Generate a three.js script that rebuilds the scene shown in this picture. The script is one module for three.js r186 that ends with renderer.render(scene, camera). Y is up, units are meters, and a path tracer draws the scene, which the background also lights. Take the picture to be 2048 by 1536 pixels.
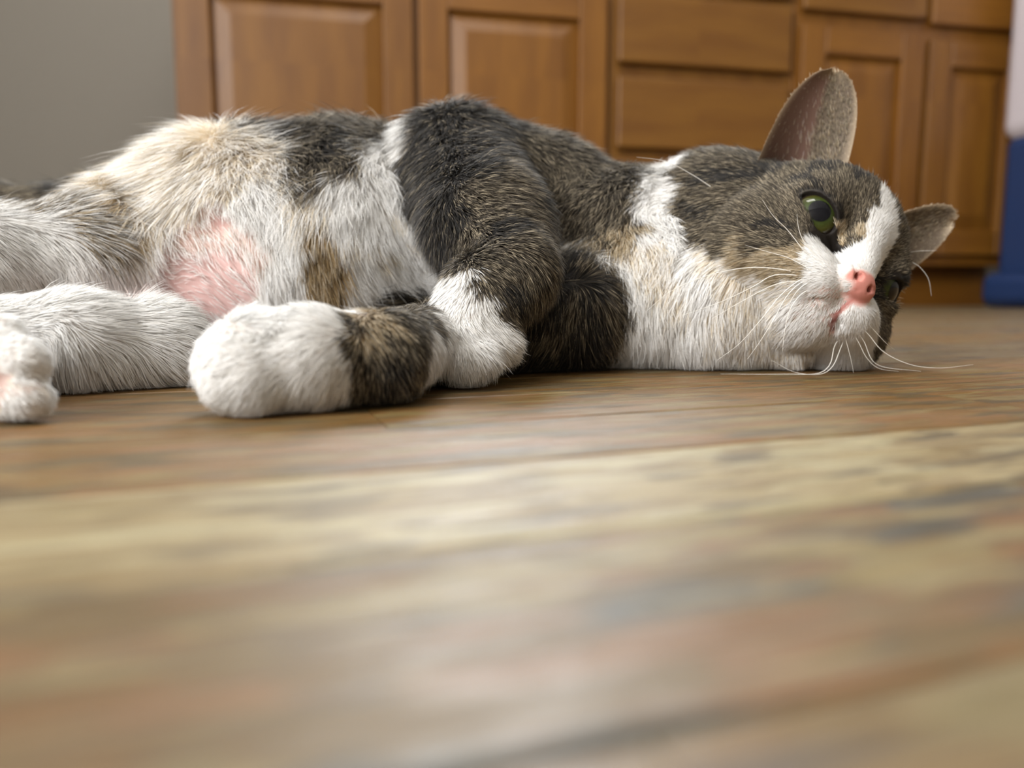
import * as THREE from 'three';
import { mergeGeometries } from 'three/addons/utils/BufferGeometryUtils.js';
import { RoundedBoxGeometry } from 'three/addons/geometries/RoundedBoxGeometry.js';
import { RectAreaLightUniformsLib } from 'three/addons/lights/RectAreaLightUniformsLib.js';
import { ImprovedNoise } from 'three/addons/math/ImprovedNoise.js';

// ---------------------------------------------------------------- camera, sky, light, exposure
RectAreaLightUniformsLib.init();
const scene = new THREE.Scene();
const FOCAL = 1540, LENS_Y = 0.036, PITCH = Math.atan(183 / FOCAL);
const camera = new THREE.PerspectiveCamera(2 * Math.atan(768 / FOCAL) * 180 / Math.PI, 2048 / 1536, 0.01, 30);
camera.position.set(0, LENS_Y, 0);
camera.rotation.x = -PITCH;
camera.focus = 0.30;
camera.userData.fStop = 26.3 / 4.2;
scene.add(camera);
const renderer = new THREE.WebGLRenderer({ antialias: true });
renderer.toneMapping = THREE.LinearToneMapping;
renderer.toneMappingExposure = 1.26;
renderer.shadowMap.enabled = true;
scene.background = new THREE.Color().setRGB(1.6, 1.75, 2.0);

// kitchen frame: s runs along the cupboards, d comes out of their face into the room
const YAW = 12 * Math.PI / 180, FACE = 1.75;
const K = (s, y, d) => new THREE.Vector3(s * Math.cos(YAW) + d * Math.sin(YAW), y, -FACE - s * Math.sin(YAW) + d * Math.cos(YAW));
function windowLight(name, s, y, d, w, h, ts, ty, td, power, rgb) {
  const l = new THREE.RectAreaLight(new THREE.Color().setRGB(...rgb), power, w, h);
  l.name = name; l.position.copy(K(s, y, d)); l.lookAt(K(ts, ty, td)); scene.add(l);
}
windowLight('window_back_daylight', 0.1, 1.62, -0.52, 0.9, 1.0, 0.1, 1.62, 2, 17, [0.95, 0.98, 1.0]);
windowLight('window_left_daylight', -2.12, 1.35, 2.5, 1.36, 1.3, 0, 1.35, 2.5, 18, [1.0, 0.99, 0.97]);
windowLight('ceiling_lamp_light', -0.1, 2.455, 1.2, 0.9, 0.5, -0.1, 0, 1.2, 8, [1.0, 0.96, 0.9]);

// ---------------------------------------------------------------- helpers
function rng(a) { return () => { a = (a + 0x6d2b79f5) | 0; let t = Math.imul(a ^ (a >>> 15), 1 | a); t = (t + Math.imul(t ^ (t >>> 7), 61 | t)) ^ t; return ((t ^ (t >>> 14)) >>> 0) / 4294967296; }; }
const noiser = new ImprovedNoise(), N3 = (x, y, z) => noiser.noise(x, y, z);
const fbm = (x, y, z, o = 4) => { let s = 0, a = 0.5; for (let i = 0; i < o; i++) { s += a * N3(x, y, z); x *= 2.03; y *= 2.03; z *= 2.03; a *= 0.5; } return s; };
const clamp = (x, a = 0, b = 1) => Math.min(b, Math.max(a, x)), lerp = (a, b, t) => a + (b - a) * t, smooth = (a, b, x) => { const t = clamp((x - a) / (b - a)); return t * t * (3 - 2 * t); };
const mix3 = (a, b, t) => [lerp(a[0], b[0], t), lerp(a[1], b[1], t), lerp(a[2], b[2], t)];
const toS = (c) => { c = clamp(c); return Math.round(255 * (c <= 0.0031308 ? 12.92 * c : 1.055 * Math.pow(c, 1 / 2.4) - 0.055)); };
function texture(w, h, fn, srgb, wrap = THREE.RepeatWrapping) {
  const data = new Uint8Array(w * h * 4);
  for (let y = 0; y < h; y++) for (let x = 0; x < w; x++) { const c = fn(x / w, y / h), o = (y * w + x) * 4; for (let k = 0; k < 3; k++) data[o + k] = srgb ? toS(c[k]) : Math.round(255 * clamp(c[k])); data[o + 3] = 255; }
  const t = new THREE.DataTexture(data, w, h); t.wrapS = t.wrapT = wrap; t.magFilter = THREE.LinearFilter; t.colorSpace = srgb ? THREE.SRGBColorSpace : THREE.NoColorSpace; t.needsUpdate = true; return t;
}
function solid(name, geometry, material, parent) { const m = new THREE.Mesh(geometry, material); m.name = name; m.castShadow = m.receiveShadow = true; parent.add(m); return m; }
function structure(o) { o.userData.kind = 'structure'; return o; }
const place = (o, s, y, d, turn = YAW) => { o.position.copy(K(s, y, d)); o.rotation.y = turn; return o; };

// ---------------------------------------------------------------- room shell
const wallTexture = texture(256, 256, (u, v) => { const n = 0.5 + 0.5 * fbm(u * 30, v * 30, 2.5, 3); return [n, n, n]; }, false);
const wallPaint = new THREE.MeshStandardMaterial({ color: new THREE.Color().setRGB(0.25, 0.228, 0.195), roughness: 0.85, bumpMap: wallTexture, bumpScale: 0.0008 });
const ceilingPaint = new THREE.MeshStandardMaterial({ color: new THREE.Color().setRGB(0.75, 0.74, 0.72), roughness: 0.9 });
const framePaint = new THREE.MeshStandardMaterial({ color: new THREE.Color().setRGB(0.8, 0.8, 0.78), roughness: 0.4 });
const glass = new THREE.MeshPhysicalMaterial({ color: 0xffffff, transmission: 1, thickness: 0, roughness: 0, ior: 1.45 });
const S0 = -2.2, S1 = 2.4, D0 = -0.6, D1 = 3.4, TOP = 2.5;
function wallWith(name, width, opening) {
  const sh = new THREE.Shape([[0, 0], [width, 0], [width, TOP], [0, TOP]].map((p) => new THREE.Vector2(...p)));
  if (opening) { const [x0, x1, y0, y1] = opening; sh.holes.push(new THREE.Path([[x0, y0], [x0, y1], [x1, y1], [x1, y0]].map((p) => new THREE.Vector2(...p)))); }
  return structure(solid(name, new THREE.ExtrudeGeometry(sh, { depth: 0.12, bevelEnabled: false }), wallPaint, scene));
}
function windowIn(name, w, h) {
  const g = structure(new THREE.Group()); g.name = name; scene.add(g);
  const bar = (x, y, bw, bh) => solid('window_frame', new RoundedBoxGeometry(bw, bh, 0.06, 2, 0.006).translate(x, y, 0), framePaint, g);
  bar(0, h / 2 - 0.025, w, 0.05); bar(0, -h / 2 + 0.025, w, 0.05); bar(-w / 2 + 0.025, 0, 0.05, h - 0.1); bar(w / 2 - 0.025, 0, 0.05, h - 0.1); bar(0, 0, 0.04, h - 0.1);
  for (const k of [-1, 1]) solid('pane', new THREE.BoxGeometry(w / 2 - 0.07, h - 0.1, 0.004).translate(k * (w / 4 - 0.0025), 0, 0), glass, g);
  return g;
}
place(wallWith('wall_back', S1 - S0, [-0.37 - S0, 0.57 - S0, 1.1, 2.14]), S0, 0, D0 - 0.12);
place(windowIn('window_1', 0.94, 1.04), 0.1, 1.62, D0 - 0.06);
place(windowIn('window_2', 1.4, 1.34), S0 - 0.06, 1.35, 2.5, YAW + Math.PI / 2);
place(wallWith('wall_left', D1 - D0, [D1 - 3.2, D1 - 1.8, 0.68, 2.02]), S0 - 0.12, 0, D1, YAW + Math.PI / 2);
place(wallWith('wall_right', D1 - D0), S1 + 0.12, 0, D0, YAW - Math.PI / 2);
place(wallWith('wall_front', S1 - S0), S0, 0, D1);
place(structure(solid('ceiling', new THREE.BoxGeometry(S1 - S0, 0.1, D1 - D0), ceilingPaint, scene)), (S0 + S1) / 2, TOP + 0.05, (D0 + D1) / 2);
{ // flush ceiling lamp
  const g = new THREE.Group(); g.name = 'ceiling_lamp'; g.userData = { label: 'flush rectangular ceiling lamp with glowing diffuser', category: 'lamp' }; scene.add(g); place(g, -0.1, TOP, 1.2);
  solid('lamp_housing', new RoundedBoxGeometry(0.98, 0.03, 0.58, 2, 0.008).translate(0, -0.0151, 0), framePaint, g);
  solid('lamp_diffuser', new THREE.BoxGeometry(0.9, 0.006, 0.5).translate(0, -0.0331, 0), new THREE.MeshStandardMaterial({ color: 0xffffff, emissive: new THREE.Color().setRGB(1, 0.96, 0.9), emissiveIntensity: 1.5 }), g);
}

// ---------------------------------------------------------------- floor: narrow embossed boards
const BOARD_TURN = 20 * Math.PI / 180, BOARD = 0.0504;
const ca = Math.cos(BOARD_TURN), sa = Math.sin(BOARD_TURN);
const along = (l, y, q) => new THREE.Vector3(l * ca - q * sa, y, -l * sa - q * ca);
const TONES = {
  cream: [[0.26, 0.20, 0.10], [0.19, 0.135, 0.062], [0.30, 0.25, 0.14], [0.12, 0.09, 0.048]],
  brown: [[0.15, 0.078, 0.018], [0.18, 0.09, 0.028], [0.10, 0.066, 0.026], [0.175, 0.12, 0.042]],
  mixed: [[0.125, 0.083, 0.036], [0.155, 0.083, 0.034], [0.075, 0.066, 0.048], [0.195, 0.147, 0.066]],
  mauve: [[0.145, 0.095, 0.04], [0.095, 0.066, 0.038], [0.175, 0.135, 0.066], [0.165, 0.097, 0.038]],
};
function boardColour(tones, seed) { // u: 0.9 m along the grain, v: one board across
  return texture(2048, 192, (u, v) => {
    const x = u * 0.9, y = v * BOARD, wx = x + 0.03 * N3(x * 6, y * 30, seed);
    const a = fbm(wx * 26, y * 150, seed + 3.3, 4), b = fbm(wx * 20, y * 105, seed + 9.1, 4), c = fbm(wx * 30, y * 190, seed + 17.7, 4), fine = fbm(wx * 60, y * 1500, seed + 5, 2), pore = fbm(wx * 90, y * 4200, seed + 11, 2);
    let k = mix3(tones[0], tones[1], smooth(-0.02, 0.13, a));
    k = mix3(k, tones[2], smooth(0.03, 0.16, b)); k = mix3(k, tones[3], smooth(0.1, 0.22, c));
    const g = 0.87 * (1 + 0.55 * fine + 0.45 * pore);
    return k.map((q) => q * g);
  }, true);
}
const emboss = texture(2048, 256, (u, v) => { const x = u * 0.6, y = v * BOARD; const n = 0.5 + 0.7 * fbm(x * 90, y * 1700, 4.4, 2) + 0.5 * fbm(x * 30, y * 600, 8.1, 2) + 0.5 * fbm(x * 22, y * 230, 2.2, 2); return [n, n, n]; }, false);
const gloss = texture(512, 128, (u, v) => { const n = 0.5 + 0.5 * 1.6 * fbm(u * 40, v * 14, 1.7, 4); return [0, 0.26 + 0.4 * n, 0]; }, false);
const embossOn = emboss.clone(); embossOn.repeat.set(1.5, 1); embossOn.needsUpdate = true;
const boardMaterials = {};
Object.keys(TONES).forEach((n, i) => { boardMaterials[n] = new THREE.MeshStandardMaterial({ map: boardColour(TONES[n], 7.7 * i + 1.3), roughness: 1, roughnessMap: gloss, bumpMap: embossOn, bumpScale: 0.0003 }); boardMaterials[n].name = 'floorboard_' + n; });
const floor = structure(new THREE.Group()); floor.name = 'floor'; scene.add(floor);
solid('underlay', new THREE.BoxGeometry(S1 - S0, 0.02, D1 - D0).rotateY(YAW).translate(...K((S0 + S1) / 2, -0.018, (D0 + D1) / 2).toArray()), new THREE.MeshStandardMaterial({ color: new THREE.Color().setRGB(0.1, 0.07, 0.05), roughness: 0.9 }), floor);
function boardGeometry(length, width, shift) { // chamfered top, uv in board units
  const e = 0.0011, g = 0.0004, l = length - g, w = width - g, sh = new THREE.Shape([[-w / 2, -0.008], [w / 2, -0.008], [w / 2, -e * 0.7], [w / 2 - e, 0], [-w / 2 + e, 0], [-w / 2, -e * 0.7]].map((p) => new THREE.Vector2(...p)));
  const b = new THREE.ExtrudeGeometry(sh, { depth: l, bevelEnabled: false }).translate(0, 0, -l / 2).rotateY(Math.PI / 2), p = b.attributes.position, uv = b.attributes.uv;
  for (let i = 0; i < p.count; i++) uv.setXY(i, (p.getX(i) + l / 2) / 0.9 + shift, p.getZ(i) / width + 0.5);
  return b;
}
{
  const r = rng(11), kinds = ['brown', 'mixed', 'mauve', 'cream'], far = { brown: [], mixed: [], mauve: [], cream: [] };
  const plan = { 0: ['mauve', 'mixed', 'mauve'], 1: ['mixed', 'mixed', 'brown'], 2: ['cream', 'cream', 'cream'], 3: ['mauve', 'brown', 'brown'], 4: ['brown', 'mauve', 'brown'], 5: ['mixed', 'brown', 'mixed'], 6: ['brown', 'mixed', 'mauve'] };
  for (let k = -46; k < 56; k++) {
    let l = -2.9 - r() * 0.8, n = 0;
    while (l < 2.9) {
      const len = 0.72 + r() * 0.48, q = 0.0016 + BOARD * (k + 0.5), c = along(l + len / 2, 0, q), shift = r();
      let kind = kinds[Math.floor(r() * 3.4)];
      const mid = l + len / 2;
      if (plan[k]) kind = plan[k][mid < -0.3 ? 0 : mid < 0.4 ? 1 : 2];
      const d = (c.x) * Math.sin(YAW) + (c.z + FACE) * Math.cos(YAW), s = c.x * Math.cos(YAW) - (c.z + FACE) * Math.sin(YAW);
      if (d > D0 - 0.2 && d < D1 + 0.2 && s > S0 - 0.9 && s < S1 + 0.9) {
        const g = boardGeometry(len, BOARD, shift);
        if (k >= -2 && k < 16 && Math.abs(mid) < 1.6) { const m = solid('floorboard', g, boardMaterials[kind], floor); m.rotation.y = BOARD_TURN; m.position.copy(c); }
        else far[kind].push(g.rotateY(BOARD_TURN).translate(c.x, 0, c.z));
      }
      l += len; n++;
    }
  }
  for (const kind of kinds) { const m = solid('distant_floorboards', mergeGeometries(far[kind]), boardMaterials[kind], floor); m.userData.kind = 'stuff'; }
}

// ---------------------------------------------------------------- kitchen cupboards
function woodTexture(seed, base, dark) {
  return texture(512, 512, (u, v) => { // v along the grain, 0.5 m a side
    const w = u + 0.02 * N3(u * 5, v * 3, seed), ring = 0.5 + 0.5 * Math.sin(40 * w + 6 * fbm(w * 4, v * 1.2, seed, 3)), f = fbm(w * 120, v * 6, seed + 4, 3), b = fbm(w * 6, v * 2, seed + 8, 2);
    return mix3(base, dark, clamp(0.3 * ring + 0.55 * f + 0.5 * b + 0.15));
  }, true);
}
const woodMaterials = [1, 2, 3].map((k) => new THREE.MeshPhysicalMaterial({ map: woodTexture(k * 5.5, [0.235 - 0.015 * k, 0.092 - 0.004 * k, 0.008], [0.115, 0.038, 0.0025]), roughness: 0.5, clearcoat: 0.16, clearcoatRoughness: 0.3 }));
function grained(g, upright) { const p = g.attributes.position, uv = g.attributes.uv; for (let i = 0; i < p.count; i++) { const a = (p.getX(i) + p.getZ(i)) * 2, b = p.getY(i) * 2; uv.setXY(i, upright ? a : b, upright ? b : a); } return g; }
const rbox = (x0, x1, y0, y1, z0, z1, r = 0.003, upright = true) => grained(new RoundedBoxGeometry(x1 - x0, y1 - y0, z1 - z0, 2, r).translate((x0 + x1) / 2, (y0 + y1) / 2, (z0 + z1) / 2), upright);
function raisedPanel(x0, x1, y0, y1, z0, z1, bevel) { // field with sloping borders
  const P = [[x0, y0, z0], [x1, y0, z0], [x1, y1, z0], [x0, y1, z0], [x0 + bevel, y0 + bevel, z1], [x1 - bevel, y0 + bevel, z1], [x1 - bevel, y1 - bevel, z1], [x0 + bevel, y1 - bevel, z1]];
  const F = [[4, 5, 6, 7], [0, 1, 5, 4], [1, 2, 6, 5], [2, 3, 7, 6], [3, 0, 4, 7], [3, 2, 1, 0]], pos = [], uv = [];
  for (const f of F) for (const k of [0, 1, 2, 0, 2, 3]) { const p = P[f[k]]; pos.push(...p); uv.push(p[0] * 2, p[1] * 2); }
  const g = new THREE.BufferGeometry(); g.setAttribute('position', new THREE.Float32BufferAttribute(pos, 3)); g.setAttribute('uv', new THREE.Float32BufferAttribute(uv, 2)); g.computeVertexNormals(); return g;
}
function cupboardDoor(parent, x0, x1, y0, y1, wood, z = 0.0) {
  const g = new THREE.Group(); g.name = 'door'; parent.add(g); const w = 0.062, t = 0.02;
  solid('stile', rbox(x0, x0 + w, y0, y1, z, z + t), wood, g); solid('stile', rbox(x1 - w, x1, y0, y1, z, z + t), wood, g);
  solid('rail', rbox(x0 + w, x1 - w, y1 - w, y1, z, z + t, 0.003, false), wood, g); solid('rail', rbox(x0 + w, x1 - w, y0, y0 + w, z, z + t, 0.003, false), wood, g);
  solid('panel', raisedPanel(x0 + w - 0.004, x1 - w + 0.004, y0 + w - 0.004, y1 - w + 0.004, z + 0.003, z + 0.016, 0.042), wood, g);
}
function cupboard(s0, s1, label, build) {
  const g = new THREE.Group(); g.name = cupboard.n ? 'base_cabinet_' + String(cupboard.n).padStart(3, '0') : 'base_cabinet'; cupboard.n = (cupboard.n || 0) + 1;
  g.userData = { label, category: 'cabinet', group: 'kitchen base cabinets' }; scene.add(g); place(g, (s0 + s1) / 2, 0, 0);
  const w = (s1 - s0) / 2 - 0.0005, wood = woodMaterials[cupboard.n % 3];
  solid('body', rbox(-w, w, 0.105, 0.86, -0.58, -0.002, 0.002), wood, g);
  solid('toe_kick', grained(new THREE.BoxGeometry(2 * w, 0.105, 0.5).translate(0, 0.0526, -0.335), false), wood, g);
  build(g, w, wood); return g;
}
cupboard(-0.692, 0.2225, 'double-door wooden base cabinet at the grey wall end of the run', (g, w, wood) => {
  cupboardDoor(g, -w + 0.012, -0.006 + 0.025, 0.13, 0.69, wood); cupboardDoor(g, 0.031, w - 0.012, 0.13, 0.69, woodMaterials[0]);
  solid('drawer_front', rbox(-w + 0.012, 0.019, 0.712, 0.845, 0, 0.02, 0.005, false), wood, g); solid('drawer_front', rbox(0.031, w - 0.012, 0.712, 0.845, 0, 0.02, 0.005, false), wood, g);
});
cupboard(0.2235, 0.675, 'wooden base cabinet with a stack of four drawers', (g, w, wood) => {
  for (const [a, b] of [[0.13, 0.335], [0.36, 0.515], [0.545, 0.692], [0.712, 0.845]]) solid('drawer_front', rbox(-w + 0.014, w - 0.014, a, b, 0, 0.02, 0.006, false), wood, g);
});
cupboard(0.676, 1.332, 'narrow double-door wooden base cabinet beside the blue bin', (g, w, wood) => {
  cupboardDoor(g, -w + 0.012, 0.014, 0.13, 0.655, wood); cupboardDoor(g, 0.03, w - 0.012, 0.13, 0.645, woodMaterials[1]);
  solid('drawer_front', rbox(-w + 0.012, 0.014, 0.69, 0.845, 0, 0.02, 0.005, false), woodMaterials[2], g); solid('drawer_front', rbox(0.03, w - 0.012, 0.68, 0.845, 0, 0.02, 0.005, false), wood, g);
});
{
  const top = solid('countertop', rbox(-1.02, 1.02, 0.861, 0.9, -0.592, 0.03, 0.008, false), new THREE.MeshStandardMaterial({ color: new THREE.Color().setRGB(0.3, 0.27, 0.23), roughness: 0.35 }), scene);
  place(top, 0.32, 0, 0); top.userData = { label: 'long stone-coloured countertop over the wooden cabinets', category: 'countertop' };
}

// ---------------------------------------------------------------- white and blue bin at the end of the cupboards
{
  const g = new THREE.Group(); g.name = 'pedal_bin'; g.userData = { label: 'tall white and dark blue bin standing at the end of the cabinets', category: 'bin' }; scene.add(g); place(g, 1.356, 0, 0.215);
  const blue = new THREE.MeshStandardMaterial({ color: new THREE.Color().setRGB(0.012, 0.032, 0.105), roughness: 0.45 }), white = new THREE.MeshStandardMaterial({ color: new THREE.Color().setRGB(0.55, 0.50, 0.53), roughness: 0.5 });
  solid('foot', new RoundedBoxGeometry(0.34, 0.085, 0.34, 4, 0.03).translate(0, 0.0426, 0), blue, g);
  solid('bucket', new RoundedBoxGeometry(0.31, 0.35, 0.28, 4, 0.03).translate(0, 0.235, 0), blue, g);
  solid('tall_lid', new RoundedBoxGeometry(0.325, 0.46, 0.30, 4, 0.04).translate(0, 0.625, 0), white, g);
}
// ---------------------------------------------------------------- the cat
// A pixel of the photograph gives a direction; the depth Z (metres from the lens along the floor) is given with each point.
const CP = Math.cos(PITCH), SP = Math.sin(PITCH);
const P = (u, v, Z) => { const a = (u - 1024) / FOCAL, b = (768 - v) / FOCAL, t = Z / (CP + b * SP); return [a * t, LENS_Y + t * (b * CP - SP), -Z]; };
const W = (u, y, Z) => [(u - 1024) / FOCAL * (CP * Z - SP * (y - LENS_Y)), y, -Z];
const ray = (u, v) => { const a = (u - 1024) / FOCAL, b = (768 - v) / FOCAL, x = a, y = b * CP - SP, z = -(CP + b * SP), l = Math.hypot(x, y, z); return [x / l, y / l, z / l]; };
const sub = (a, b) => [a[0] - b[0], a[1] - b[1], a[2] - b[2]], add = (a, b, k = 1) => [a[0] + k * b[0], a[1] + k * b[1], a[2] + k * b[2]], dot = (a, b) => a[0] * b[0] + a[1] * b[1] + a[2] * b[2];
const norm = (a) => { const l = Math.hypot(...a) || 1; return [a[0] / l, a[1] / l, a[2] / l]; }, cross = (a, b) => [a[1] * b[2] - a[2] * b[1], a[2] * b[0] - a[0] * b[2], a[0] * b[1] - a[1] * b[0]];

// distance fields: tapered capsules and ellipsoids joined by a smooth minimum; 'cut' shapes are taken away
function Field(floorY = null) {
  const list = [];
  const f = {
    cone(a, b, ra, rb, k = 0.012) { const d = sub(b, a), l2 = dot(d, d); list.push({ t: 0, a, d, l2, ra, rb, k, c: [(a[0] + b[0]) / 2, (a[1] + b[1]) / 2, (a[2] + b[2]) / 2], R: Math.sqrt(l2) / 2 + Math.max(ra, rb) }); return f; },
    ball(c, r, k = 0.012) { return f.cone(c, c, r, r, k); },
    egg(c, r, k = 0.012, axes = null, cut = false) { list.push({ t: 1, c, r, k, axes, cut, R: Math.max(...r), m: Math.min(...r) }); return f; },
    cutCone(a, b, ra, rb, k = 0.001) { f.cone(a, b, ra, rb, k); list[list.length - 1].cut = true; return f; },
    at(x, y, z) {
      let s = 1;
      for (const p of list) {
        const dx = x - p.c[0], dy = y - p.c[1], dz = z - p.c[2], far = Math.sqrt(dx * dx + dy * dy + dz * dz) - p.R;
        if (p.cut ? far > p.k - s + 0.02 : far > s + p.k) continue;
        let e;
        if (p.t === 0) {
          const ax = x - p.a[0], ay = y - p.a[1], az = z - p.a[2]; let h = p.l2 > 1e-12 ? (ax * p.d[0] + ay * p.d[1] + az * p.d[2]) / p.l2 : 0; h = h < 0 ? 0 : h > 1 ? 1 : h;
          const ex = ax - p.d[0] * h, ey = ay - p.d[1] * h, ez = az - p.d[2] * h; e = Math.sqrt(ex * ex + ey * ey + ez * ez) - (p.ra + (p.rb - p.ra) * h);
        } else {
          let lx = dx, ly = dy, lz = dz; const A = p.axes;
          if (A) { lx = dx * A[0][0] + dy * A[0][1] + dz * A[0][2]; ly = dx * A[1][0] + dy * A[1][1] + dz * A[1][2]; lz = dx * A[2][0] + dy * A[2][1] + dz * A[2][2]; }
          const qx = lx / p.r[0], qy = ly / p.r[1], qz = lz / p.r[2], k0 = Math.sqrt(qx * qx + qy * qy + qz * qz), k1 = Math.sqrt((qx / p.r[0]) ** 2 + (qy / p.r[1]) ** 2 + (qz / p.r[2]) ** 2);
          e = k1 > 1e-9 ? k0 * (k0 - 1) / k1 : -p.m;
        }
        if (p.cut) { e = -e; const h = clamp(0.5 - 0.5 * (s - e) / p.k); s = lerp(s, e, h) + p.k * h * (1 - h); }
        else { const h = clamp(0.5 + 0.5 * (s - e) / p.k); s = lerp(s, e, h) - p.k * h * (1 - h); }
      }
      return floorY === null ? s : Math.max(s, floorY - y);
    },
  };
  return f;
}
function netSurface(field, lo, hi, cell) { // surface nets
  const n = [0, 1, 2].map((k) => Math.ceil((hi[k] - lo[k]) / cell) + 1), [nx, ny, nz] = n, val = new Float32Array(nx * ny * nz), id = (i, j, k) => (k * ny + j) * nx + i;
  for (let k = 0; k < nz; k++) for (let j = 0; j < ny; j++) for (let i = 0; i < nx; i++) val[id(i, j, k)] = field.at(lo[0] + i * cell, lo[1] + j * cell, lo[2] + k * cell);
  const vert = new Int32Array(nx * ny * nz).fill(-1), pos = [], idx = [];
  for (let k = 0; k < nz - 1; k++) for (let j = 0; j < ny - 1; j++) for (let i = 0; i < nx - 1; i++) {
    let m = 0; for (let c = 0; c < 8; c++) if (val[id(i + (c & 1), j + ((c >> 1) & 1), k + (c >> 2))] < 0) m |= 1 << c;
    if (m === 0 || m === 255) continue;
    let sx = 0, sy = 0, sz = 0, w = 0;
    for (let a = 0; a < 8; a++) for (const bit of [1, 2, 4]) {
      if (a & bit) continue; const b = a | bit; if (((m >> a) & 1) === ((m >> b) & 1)) continue;
      const va = val[id(i + (a & 1), j + ((a >> 1) & 1), k + (a >> 2))], vb = val[id(i + (b & 1), j + ((b >> 1) & 1), k + (b >> 2))], t = va / (va - vb);
      sx += (a & 1) + (bit === 1 ? t : 0); sy += ((a >> 1) & 1) + (bit === 2 ? t : 0); sz += (a >> 2) + (bit === 4 ? t : 0); w++;
    }
    vert[id(i, j, k)] = pos.length / 3; pos.push(lo[0] + (i + sx / w) * cell, lo[1] + (j + sy / w) * cell, lo[2] + (k + sz / w) * cell);
  }
  const quad = (a, b, c, d, flip) => { if (a < 0 || b < 0 || c < 0 || d < 0) return; if (flip) idx.push(a, c, b, a, d, c); else idx.push(a, b, c, a, c, d); };
  for (let k = 1; k < nz - 1; k++) for (let j = 1; j < ny - 1; j++) for (let i = 1; i < nx - 1; i++) {
    const v = val[id(i, j, k)] < 0;
    if (v !== val[id(i + 1, j, k)] < 0) quad(vert[id(i, j - 1, k - 1)], vert[id(i, j, k - 1)], vert[id(i, j, k)], vert[id(i, j - 1, k)], !v);
    if (v !== val[id(i, j + 1, k)] < 0) quad(vert[id(i - 1, j, k - 1)], vert[id(i, j, k - 1)], vert[id(i, j, k)], vert[id(i - 1, j, k)], v);
    if (v !== val[id(i, j, k + 1)] < 0) quad(vert[id(i - 1, j - 1, k)], vert[id(i, j - 1, k)], vert[id(i, j, k)], vert[id(i - 1, j, k)], !v);
  }
  const nor = new Float32Array(pos.length), e = cell * 0.6;
  for (let i = 0; i < pos.length; i += 3) {
    const [x, y, z] = [pos[i], pos[i + 1], pos[i + 2]];
    const g = norm([field.at(x + e, y, z) - field.at(x - e, y, z), field.at(x, y + e, z) - field.at(x, y - e, z), field.at(x, y, z + e) - field.at(x, y, z - e)]);
    nor[i] = g[0]; nor[i + 1] = g[1]; nor[i + 2] = g[2];
  }
  return { pos: Float32Array.from(pos), nor, idx: Uint32Array.from(idx) };
}

// head axes: X to the cat's left eye, Y to the crown, F out of the face
const HO = [0.1376, 0.0486, -0.3724], HS = 0.0105, HX = [0.7317, -0.6494, -0.2071], HY = [0.6222, 0.7604, -0.1861], HF = [0.2783, 0.0073, 0.9605], HEAD = [HX, HY, HF];
const H = (x, y, z) => [0, 1, 2].map((k) => HO[k] + HS * (x * HX[k] + y * HY[k] + z * HF[k])), HV = (x, y, z) => [0, 1, 2].map((k) => x * HX[k] + y * HY[k] + z * HF[k]);
const toHead = (p) => { const d = sub(p, HO); return [dot(d, HX) / HS, dot(d, HY) / HS, dot(d, HF) / HS]; };
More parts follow.
